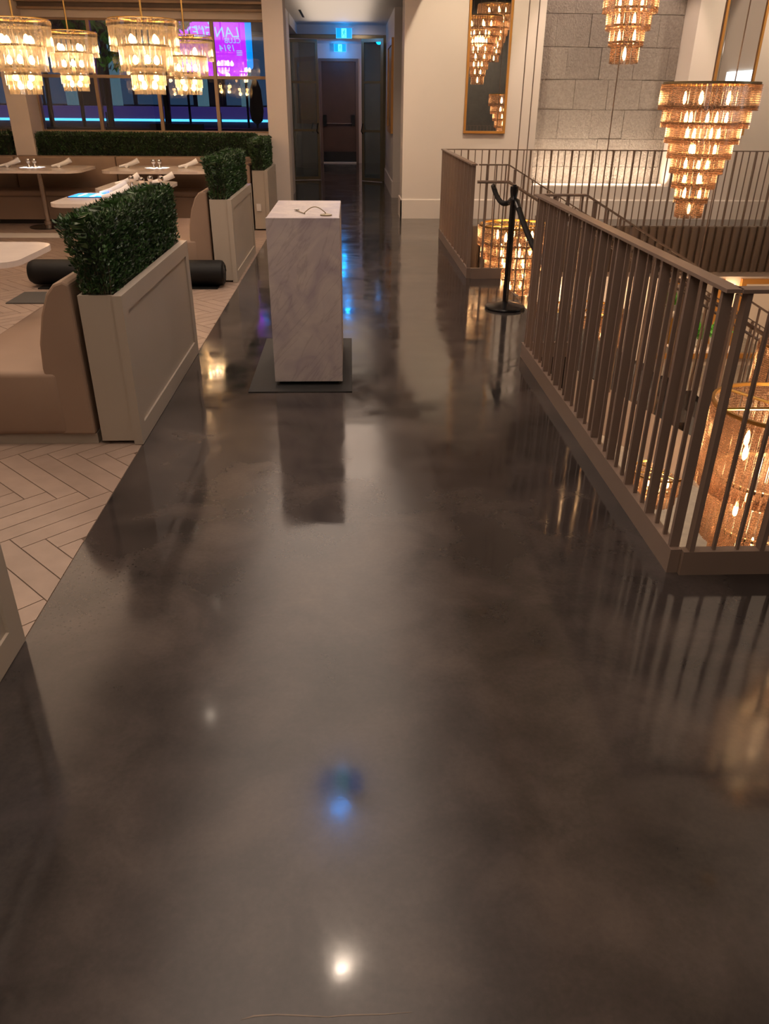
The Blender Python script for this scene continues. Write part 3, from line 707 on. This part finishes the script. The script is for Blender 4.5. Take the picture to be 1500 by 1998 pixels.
# ================================================================== TABLES
def table(x0, x1, y0, y1, label, base, r=.12, z=.74):
    t = thing('table', (base[0], base[1], 0), label, 'table')
    MB().prism(rrect(x0, x1, y0, y1, r), 'z', z - .032, z).build('tabletop', 'table', t)
    MB().tube([(base[0], base[1], .03), (base[0], base[1], z - .03)], .035, 16).build('pole', 'steel', t)
    MB().lathe((base[0], base[1], .0), [(0, 0), (.25, 0), (.25, .012), (.05, .03), (0, .03)], 28).build('base_disc', 'black', t)
    MB().lathe((base[0], base[1], .03), [(0, 0), (.055, 0), (.055, .05), (0, .05)], 16).build('collar', 'steel', t)
    return t
table(-5.05, -3.54, 11.0, 12.0, 'pale rounded table at the back left under two lit shakers', (-4.16, 11.38), .2)
table(-3.27, -1.84, 11.0, 12.0, 'pale rounded table at the back, nearer the column', (-2.56, 11.38), .2)
table(-2.69, -1.95, 7.36, 8.36, 'pale table with the blue glow on it, behind the near hedge', (-2.32, 7.95), .16)
table(-2.66, -1.95, 8.62, 9.62, 'pale table between the blue-lit one and the back bench', (-2.3, 9.1), .16)
table(-2.70, -1.90, 4.52, 5.28, 'bare pale tabletop at the left edge beside the near bench', (-2.35, 4.9), .15)
# napkin rolls
def napkin(x, y, rz, label, z=.74):
    t = thing('napkin', (x, y, z), label, 'napkin', 'rolled napkins')
    m = MB(); L = .13
    def P_(u, v, h): return (x + u * math.cos(rz) - v * math.sin(rz), y + u * math.sin(rz) + v * math.cos(rz), z + h)
    m.tube([P_(-L, 0, .016), P_(-L * .2, 0, .032), P_(L * .5, .0, .062), P_(L, .0, .092)], [.014, .024, .030, .036], 10)
    m.build('roll', 'napkin', t)
    MB().tube([P_(-.03, -.045, .022), P_(-.02, .045, .022)], .022, 10).build('cross_fold', 'napkin', t)
for (x, y, rz, lb) in ((-4.62, 11.62, .15, 'white rolled napkin at the left end of the left back table'), (-3.93, 11.62, .15, 'white rolled napkin at the right end of the left back table'),
                       (-3.02, 11.62, .1, 'white rolled napkin at the left end of the right back table'), (-2.22, 11.62, .2, 'white rolled napkin at the right end of the right back table'),
                       (-2.32, 8.22, .5, 'rolled napkin on the blue-lit table'), (-2.20, 7.85, .2, 'second rolled napkin on the blue-lit table nearer the hedge'),
                       (-2.42, 9.15, .4, 'rolled napkin on the left of the table beyond the blue-lit one'), (-2.08, 9.30, .3, 'rolled napkin on the right of the table beyond the blue-lit one')):
    napkin(x, y, rz, lb)
def shaker(x, y, label, s=1.0, mat='chrome'):
    MBo = MB().lathe((x, y, .74), [(0, 0), (.022 * s, 0), (.016 * s, .02 * s), (.013 * s, .045 * s), (.026 * s, .06 * s), (.030 * s, .078 * s), (.024 * s, .098 * s), (0, .106 * s)], 14)
    tag(MBo.build('shaker', mat), label, 'shaker', 'ball-topped chrome shakers')
for x, y, lb in ((-4.36, 11.6, 'left chrome shaker on the left back table'), (-4.28, 11.6, 'right chrome shaker on the left back table'), (-2.68, 11.6, 'left chrome shaker on the right back table'), (-2.60, 11.6, 'right chrome shaker on the right back table'),
                 (-2.33, 8.98, 'leftmost chrome ball shaker on the middle tables'), (-2.18, 8.80, 'second chrome ball shaker on the middle tables'), (-2.13, 8.98, 'third chrome ball shaker on the middle tables'), (-2.02, 8.98, 'rightmost chrome ball shaker on the middle tables')):
    shaker(x, y, lb, 1.05)
for x, lb in ((-4.32, 'left'), (-2.64, 'right')):
    light('table_pin_light', 'SPOT', (x, 11.6, 2.95), 2000, (.85, .92, 1.0), .02, (x, 11.6, .74), 9, .7)
tb = thing('glowing_display', (-2.5, 8.08, .74), 'flat display glowing blue at the left end of the middle table', 'display')  # reflection on the tabletop, built as an emissive patch
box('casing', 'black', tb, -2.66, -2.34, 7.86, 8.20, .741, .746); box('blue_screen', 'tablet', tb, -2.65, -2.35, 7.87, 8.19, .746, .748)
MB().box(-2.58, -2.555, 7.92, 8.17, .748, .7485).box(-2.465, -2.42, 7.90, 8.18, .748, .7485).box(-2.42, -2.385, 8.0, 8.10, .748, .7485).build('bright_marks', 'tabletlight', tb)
# roll and mat on the dining floor
rr_ = .115
t = thing('rolled_mat', (-2.1, 7.45, 0), 'black rolled mat lying on the tiles behind the near hedge', 'mat')
m = MB(); n = 24; L = [(-3.0, .09), (-2.97, .108), (-2.93, rr_), (-1.23, rr_), (-1.205, .11), (-1.19, .09)]; v = []; fcs = []
for i, (x, r) in enumerate(L): v += [(x, 7.50 + .02 * (-2 - x) + r * math.cos(2 * PI * k / n), rr_ + .012 + r * math.sin(2 * PI * k / n)) for k in range(n)]
for i in range(len(L) - 1): fcs += [(i * n + k, i * n + (k + 1) % n, (i + 1) * n + (k + 1) % n, (i + 1) * n + k) for k in range(n)]
fcs += [tuple(range(n)), tuple(range((len(L) - 1) * n, len(L) * n))[::-1]]
m.add(v, fcs); m.smooth = True; m.build('roll', 'rubber', t)
sp = [( -1.189, 7.483 + (.085 - .0028 * k) * math.cos(k * .5), rr_ + .012 + (.085 - .0028 * k) * math.sin(k * .5)) for k in range(26)]
MB().tube(sp, .004, 5).build('spiral_end', 'matgrey', t)
box('loose_flap', 'rubber', t, -2.9, -1.25, 7.36, 7.50, .001, .011)
tag(box('floor_mat', 'matgrey', None, -2.97, -2.36, 6.78, 7.22, .001, .009), 'small grey flat mat on the tiles before the rolled mat', 'mat')

# ================================================================== PEDESTAL, STANCHION
t = thing('host_stand', (-.265, 5.0, 0), 'tall marble host stand block on the walkway', 'pedestal')
MB().bevbox(-.473, -.062, 4.585, 5.43, .03, .98, .003, 1).build('body', 'marble', t)
MB().bevbox(-.475, -.060, 4.565, 4.585, .03, .98, .002, 1).build('front_slab', 'marble', t)
box('recessed_foot', 'black', t, -.45, -.085, 4.61, 5.40, .006, .03)
MB().tube([(-.474, 5.05, .42), (-.49, 5.05, .42), (-.49, 5.05, .36)], .008, 6).build('cable_stub', 'black', t)
tag(MB().bevbox(-.63, -.002, 4.452, 5.64, .001, .006, .002, 1).build('stand_mat', 'darkmat'), 'charcoal mat under the marble host stand', 'mat')
t = thing('reading_lamp', (-.139, 4.67, .98), 'thin gooseneck lamp lying on the host stand top', 'lamp')
MB().lathe((-.139, 4.67, .98), [(0, 0), (.034, 0), (.034, .006), (.01, .012), (0, .012)], 20).build('base', 'brass', t)
arc = [(-.139 - .125 * k / 12, 4.67 + .01 * k / 12, .992 + .034 * math.sin(PI * k / 12)) for k in range(13)]
MB().tube(arc, .0028, 6).build('gooseneck', 'brass', t)
MB().tube([(-.262, 4.72, .984), (-.29, 4.78, .985), (-.318, 4.86, .988)], .003, 6).build('arm', 'brass', t)
MB().lathe((-.318, 4.87, .981), [(0, 0), (.013, 0), (.015, .012), (0, .016)], 12).build('lamp_head', 'white', t)
# stanchion
sx, sy = 1.318, 6.60
t = thing('rope_post', (sx, sy, 0), 'black stanchion post with sloped round base at the stair entrance', 'stanchion')
MB().lathe((sx, sy, 0), [(0, 0), (.168, 0), (.172, .012), (.168, .022), (.03, .060), (0, .060)], 32).build('base', 'black', t)
MB().tube([(sx, sy, .055), (sx, sy, .93)], .0255, 20).build('post', 'black', t)
MB().lathe((sx, sy, .86), [(0, 0), (.029, 0), (.029, .02), (.026, .025), (.033, .075), (.033, .108), (.015, .113), (.015, .122), (0, .122)], 20).build('cap', 'black', t)
def rope(a, b, sag, label, n=14):
    a = Vector(a); b = Vector(b); pts = []
    for k in range(n + 1):
        q = k / n; p = a.lerp(b, q); p.z -= sag * 4 * q * (1 - q); pts.append(p)
    t = thing('rope', a, label, 'rope')
    MB().tube(pts[1:-1], .022, 10).build('cord', 'blackrope', t)
    for p, q in ((pts[0], pts[2]), (pts[-1], pts[-3])): MB().tube([p, p.lerp(q, .75)], .024, 10).build('end_cap', 'chrome' if False else 'black', t)
rope((sx + .0, sy + .035, .872), (1.36, 7.83, .86), .085, 'black rope looping from the post to the far railing')
rope((sx + .02, sy - .03, .86), (1.30, 5.22, .60), .05, 'black rope hanging from the post towards the near railing')

# ================================================================== MIRRORS ON THE BACK WALL
def wall_mirror(x0, x1, label):
    t = thing('wall_mirror', ((x0 + x1) / 2, WB, 1.17), label, 'mirror')
    y0, y1 = WB - .045, WB - .001; z0, z1 = 1.17, 4.0; fw = .032
    for bx in ((x0, x0 + fw, y0, y1, z0, z1), (x1 - fw, x1, y0, y1, z0, z1)): box('frame_side', 'goldframe', t, *bx)
    for bx in ((x0 + fw, x1 - fw, y0, y1, z0, z0 + fw), (x0 + fw, x1 - fw, y0, y1, z1 - fw, z1)): box('frame_end', 'goldframe', t, *bx)
    box('bevel_strip', 'mirror', t, x0 + fw, x1 - fw, WB - .020, WB - .012, z0 + fw, z1 - fw)
    MB().prism([(x0 + fw + .03, z0 + fw + .03), (x1 - fw - .03, z0 + fw + .03), (x1 - fw - .03, z1 - fw - .03), (x0 + fw + .03, z1 - fw - .03)], 'y', WB - .026, WB - .020).build('glass', 'mirror', t)
wall_mirror(1.653, 2.258, 'tall gilt framed mirror left of the stone wall')
wall_mirror(5.21, 5.80, 'tall gilt framed mirror at the right behind the big chandelier')

o_ = thing('wall_outlet', (6.45, WB, .36), 'small white outlet plate low on the back wall at the right edge', 'outlet')
MB().bevbox(6.42, 6.49, WB - .012, WB - .001, .33, .44, .003, 1).build('plate', 'white', o_); box('socket', 'black', o_, 6.444, 6.466, WB - .014, WB - .012, .37, .40)

# ================================================================== EXIT SIGNS, DOWNLIGHTS
def exit_sign(x, y, z, label, s=1.0):
    t = thing('exit_sign', (x, y, z), label, 'exit sign')
    box('panel', 'exitpanel', t, x - .158, x + .158, y, y + .012, z - .088, z + .088)
    box('pictogram_field', 'exitwhite', t, x - .052, x + .052, y - .003, y, z - .080, z + .082)
    f = MB(); yy0, yy1 = y - .006, y - .003
    f.prism([(x + .012 + .012 * math.cos(a), z + .050 + .012 * math.sin(a)) for a in [2 * PI * k / 10 for k in range(10)]], 'y', yy0, yy1)
    for poly in ([(x - .004, z + .036), (x + .014, z + .034), (x + .004, z - .012), (x - .014, z - .008)], [(x - .006, z + .034), (x - .032, z + .016), (x - .028, z + .008), (x - .004, z + .022)],
                 [(x + .010, z + .030), (x + .036, z + .012), (x + .032, z + .004), (x + .010, z + .018)], [(x - .012, z - .006), (x - .036, z - .040), (x - .028, z - .046), (x - .002, z - .010)],
                 [(x - .004, z - .010), (x + .018, z - .036), (x + .012, z - .070), (x + .022, z - .072), (x + .030, z - .034), (x + .006, z - .002)]):
        f.prism(poly, 'y', yy0, yy1)
    f.build('running_figure', 'exitfig', t)
    m = MB()
    for bx in ((x - .162, x - .158, z - .092, z + .092), (x + .158, x + .162, z - .092, z + .092)): m.box(bx[0], bx[1], y - .002, y + .014, bx[2], bx[3])
    m.box(x - .158, x + .158, y - .002, y + .014, z - .092, z - .088); m.build('edge_trim', 'ledblue', t)
    box('mount', 'white', t, x - .19, x + .19, y - .02, y + .03, z + .092, z + .115)
    light('exit_glow', 'POINT', (x, y - .32, z - .10), 3.0 * s, (.0, .30, 1.0), .06, parent=t)
    light('exit_glow', 'POINT', (x, y + .06, z), 1.2 * s, (.0, .30, 1.0), .06, parent=t)
exit_sign(-.088, 18.58, 2.812, 'nearer blue-lit exit sign with running figure, upper one', .8)
exit_sign(-.225, 24.25, 2.86, 'farther blue-lit exit sign with running figure over the end door', 1.6)
exit_sign(-.13, 4.05, 2.86, 'blue exit sign overhead, seen only as a reflection on the floor', .6)
def downlight(x, y, zc, power, label, angle=100, col=NEUT):
    t = thing('downlight', (x, y, zc), label, 'downlight', 'recessed ceiling downlights')
    MB().lathe((x, y, zc), [(.020, 0), (.020, -.004), (.055, -.006), (.055, 0)], 20, True).build('trim_ring', 'white', t)
    MB().lathe((x, y, zc), [(0, -.001), (.018, -.001), (.018, -.003), (0, -.003)], 16).build('lens', 'lens', t)
    if power: light('downlight_lamp', 'SPOT', (x, y, zc - .02), power, col, .018, (x, y, 0), angle, .75, parent=t)
L_ = 'recessed downlight in the ceiling outside the picture'
for (x, y, pw, w_) in ((-.10, 2.78, 7, 'mirrored as the white dot low on the floor'), (-.10, .2, 60, 'above the camera'), (-.15, 6.6, 26, 'behind the marble stand'), (.2, 9.6, 28, 'beside the far railing'), (.3, 11.3, 14, 'before the corridor'),
                       (-2.3, 6.5, 30, 'over the rolled mat'), (-1.43, 6.6, 14, 'between the two hedges'), (-1.93, 8.1, 0, 'over the blue-lit table, left one'), (-1.6, 8.1, 0, 'over the blue-lit table, right one'), (-2.3, 3.6, 26, 'over the near bench'), (-3.6, 7.2, 22, 'far left over the tiles'), (-1.2, 4.9, 14, 'over the nearest hedge')):
    downlight(x, y, 3.0, pw, 'recessed ceiling downlight ' + w_)
downlight(-.22, 14.0, 2.97, 0, 'round ceiling light at the top of the corridor ceiling')
struct(box('trim_20', 'black', None, -.86, -.82, 15.9, 17.2, 2.962, 2.969), 'thin dark slot in the corridor ceiling')

# ================================================================== LOWER STOREY FURNISHING
t = thing('framed_mirror', (6.9, 15.8, -3.2), 'wide gilt framed mirror on the lower wall seen through the railing', 'mirror')
x0, x1, z0, z1, fw = 6.33, 7.62, -3.22, -1.56, .10
for bx in ((x0, x0 + fw, z0, z1), (x1 - fw, x1, z0, z1)): box('frame_side', 'goldframe', t, bx[0], bx[1], 15.70, 15.79, bx[2], bx[3])
for bx in ((x0 + fw, x1 - fw, z0, z0 + fw), (x0 + fw, x1 - fw, z1 - fw, z1)): box('frame_end', 'goldframe', t, bx[0], bx[1], 15.70, 15.79, bx[2], bx[3])
box('glass', 'mirror', t, x0 + fw, x1 - fw, 15.75, 15.78, z0 + fw, z1 - fw)
t = thing('framed_mirror', (8.6, 15.8, -3.2), 'second gilt framed mirror on the lower wall near the right edge', 'mirror')
x0, x1 = 7.98, 9.2
for bx in ((x0, x0 + fw, z0, z1), (x1 - fw, x1, z0, z1)): box('frame_side', 'goldframe', t, bx[0], bx[1], 15.70, 15.79, bx[2], bx[3])
for bx in ((x0 + fw, x1 - fw, z0, z0 + fw), (x0 + fw, x1 - fw, z1 - fw, z1)): box('frame_end', 'goldframe', t, bx[0], bx[1], 15.70, 15.79, bx[2], bx[3])
box('glass', 'mirror', t, x0 + fw, x1 - fw, 15.75, 15.78, z0 + fw, z1 - fw)
for x, lb in ((5.86, 'glowing tube wall lamp left of the lower mirror'), (7.80, 'glowing tube wall lamp between the two lower mirrors'), (4.2, 'glowing tube wall lamp on the lower wall, farthest left')):
    t = thing('wall_lamp', (x, 15.8, -2.3), lb, 'wall lamp', 'tube wall lamps')
    MB().tube([(x, 15.68, -2.12), (x, 15.68, -1.66)], .032, 12).build('glass_tube', 'sconce', t)
    box('bracket', 'gold', t, x - .03, x + .03, 15.66, 15.80, -2.24, -2.12)
for x, lb in ((6.55, 'white potted green plant on the lower storey, left one'), (7.05, 'white potted green plant on the lower storey, right one')):
    y = 14.4; zt = -2.6  # plants added in place of green and white reflections
    t = thing('potted_plant', (x, y, zt), lb, 'plant', 'potted plants below')
    MB().lathe((x, y, zt), [(0, 0), (.09, 0), (.13, .20), (.12, .20), (.08, .02), (0, .02)], 16).build('pot', 'pot', t)
    hm = hedge_mesh(x - .13, x + .13, y - .13, y + .13, zt + .18, zt + .36, 160, .14, 5).build('leaves', 'green', t); hm['kind'] = 'stuff'
t = thing('console_table', (6.8, 14.4, -3.4), 'low console table on the lower storey carrying the potted plants', 'table')
box('top', 'table', t, 6.2, 7.4, 14.15, 14.65, -2.64, -2.60)
for x in (6.25, 7.31):
    for y in (14.2, 14.56): box('leg', 'gold', t, x, x + .04, y, y + .04, -3.4, -2.64)

# ================================================================== OUTSIDE THE WINDOWS
struct(box('ground_outside', 'night', None, -30, 6, 12.96, 40, -.30, -.05), 'dark terrace outside')
tag(box('clipped_hedge_outside', 'night', None, -9, -1.22, 15.2, 15.9, -.05, 1.12), 'dark low hedge right outside the windows', 'hedge')
tag(box('dark_planter_outside', 'night', None, -3.45, -2.55, 15.0, 15.2, -.05, 1.20), 'dark block standing in front of the outside hedge', 'planter')
t = thing('terrace', (-6, 22, 0), 'violet lit terrace edge with a glowing blue light strip', 'terrace')
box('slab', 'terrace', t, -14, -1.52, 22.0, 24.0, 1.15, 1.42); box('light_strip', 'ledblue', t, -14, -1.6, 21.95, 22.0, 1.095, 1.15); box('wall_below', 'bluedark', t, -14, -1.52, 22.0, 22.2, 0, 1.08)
for x in (-6.1, -4.75, -3.25, -2.35): box('post', 'black', t, x, x + .03, 21.90, 21.94, .9, 1.30)
t = thing('building', (-7, 26, 0), 'glass fronted building glowing blue across the terrace', 'building')
box('back_wall', 'bluedark', t, -18, 0, 27.0, 27.2, 0, 7)
random.seed(3)
x = -14.0; k = 0
while x < -1.5:
    wd = random.uniform(.5, .95)
    box('window', 'bluewin' if k % 4 != 3 else 'bluedark', t, x, x + wd, 26.9, 26.99, 1.45, 3.25); x += wd + random.uniform(.06, .16); k += 1
for x in (-8.2, -6.9, -4.35, -3.05): MB().cyl((x, 26.2), .17, 1.42, 3.3, 14).build('pillar', 'palewin', t)
box('slab_above', 'bluedark', t, -15, -1.0, 25.6, 27.0, 3.3, 3.8)
for i, (x, y, rr, cr_, z0, z1) in enumerate(((-5.75, 17.0, .055, .4, 2.7, 3.6), (-5.05, 18.6, .075, .4, 2.6, 3.6), (-6.2, 20.5, .05, .5, 2.5, 3.6), (-3.55, 17.2, .07, .45, 2.5, 3.6), (-4.10, 14.6, .03, .30, 1.95, 2.75))):
    lb = ['slender trunk outside the left window', 'dark trunk outside, beside the pier', 'thin far trunk outside the left window', 'dark thick trunk outside the middle window', 'small leafy tree close outside the second window'][i]
    t = thing('tree', (x, y, 0), lb, 'tree', 'young trees on the terrace')
    MB().tube([(x, y, -.05), (x - .03, y, 1.2), (x + .04, y, z0 + .3), (x, y, z1 - .1)], [rr, rr * .9, rr * .8, rr * .6], 8).build('trunk', 'bark', t)
    hm = hedge_mesh(x - cr_, x + cr_, y - cr_, y + cr_, z0, z1, 420, .16, 40 + i).build('crown', 'green' if i == 4 else 'leaf', t); hm['kind'] = 'stuff'
light('garden_light', 'SPOT', (-3.9, 13.4, 1.3), 6, (.9, 1, .8), .05, (-4.1, 14.6, 2.3), 60, .6)
t = thing('parasol', (-1.70, 16.0, 0), 'closed dark parasol outside beside the column', 'parasol')
MB().lathe((-1.70, 16.0, 0), [(.02, 1.18), (.10, 1.24), (.13, 1.40), (.10, 1.75), (.05, 1.88), (0, 1.92)], 14).build('canopy', 'canvas', t)
MB().tube([(-1.70, 16.0, -.05), (-1.70, 16.0, 1.95)], .02, 8).build('pole', 'black', t)
# screen with mirrored lettering
t = thing('outdoor_screen', (-2.7, 18.0, 1.9), 'glowing purple screen with mirrored blue lettering outside the windows', 'screen')
MB().prism(rrect(-3.36, -2.05, 2.0, 3.12, .08), 'y', 18.0, 18.04).build('panel', 'purple', t)
MB().prism(rrect(-2.20, -1.93, 2.12, 3.06, .08), 'y', 18.03, 18.07).build('edge_glow', 'cyan', t)
for x in (-3.3, -2.1): MB().tube([(x, 18.06, -.05), (x, 18.06, 2.1)], .025, 8).build('support_post', 'black', t)
def text(body, x, z, size, shear=.15, right=True):
    c = bpy.data.curves.new('lettering', 'FONT'); c.body = body; c.size = size; c.shear = shear; c.extrude = .004
    c.align_x = 'LEFT'
    o = bpy.data.objects.new('tmp', c); COL.objects.link(o)
    dg = bpy.context.evaluated_depsgraph_get(); me = bpy.data.meshes.new_from_object(o.evaluated_get(dg))
    bpy.data.objects.remove(o)
    mb = MB(); mb.v = [(x - v.co.x, 17.992 + v.co.z, z + v.co.y) for v in me.vertices]; mb.f = [tuple(p.vertices)[::-1] for p in me.polygons]
    mb.build('lettering', 'signtext', t)
text("LANGLEY", -2.15, 2.68, .25); text("'S", -2.60, 2.88, .26); text('CLUB', -2.14, 2.58, .13, .1); text('1914', -2.25, 2.44, .16, .2)
text('YARD', -2.78, 2.80, .10); text('+', -2.92, 2.96, .11, 0)
for k in range(3): MB().box(-2.24, -2.13, 17.992, 17.998, 2.37 + k * .035, 2.385 + k * .035).build('small_print', 'signtext', t)
bpy.context.view_layer.update()
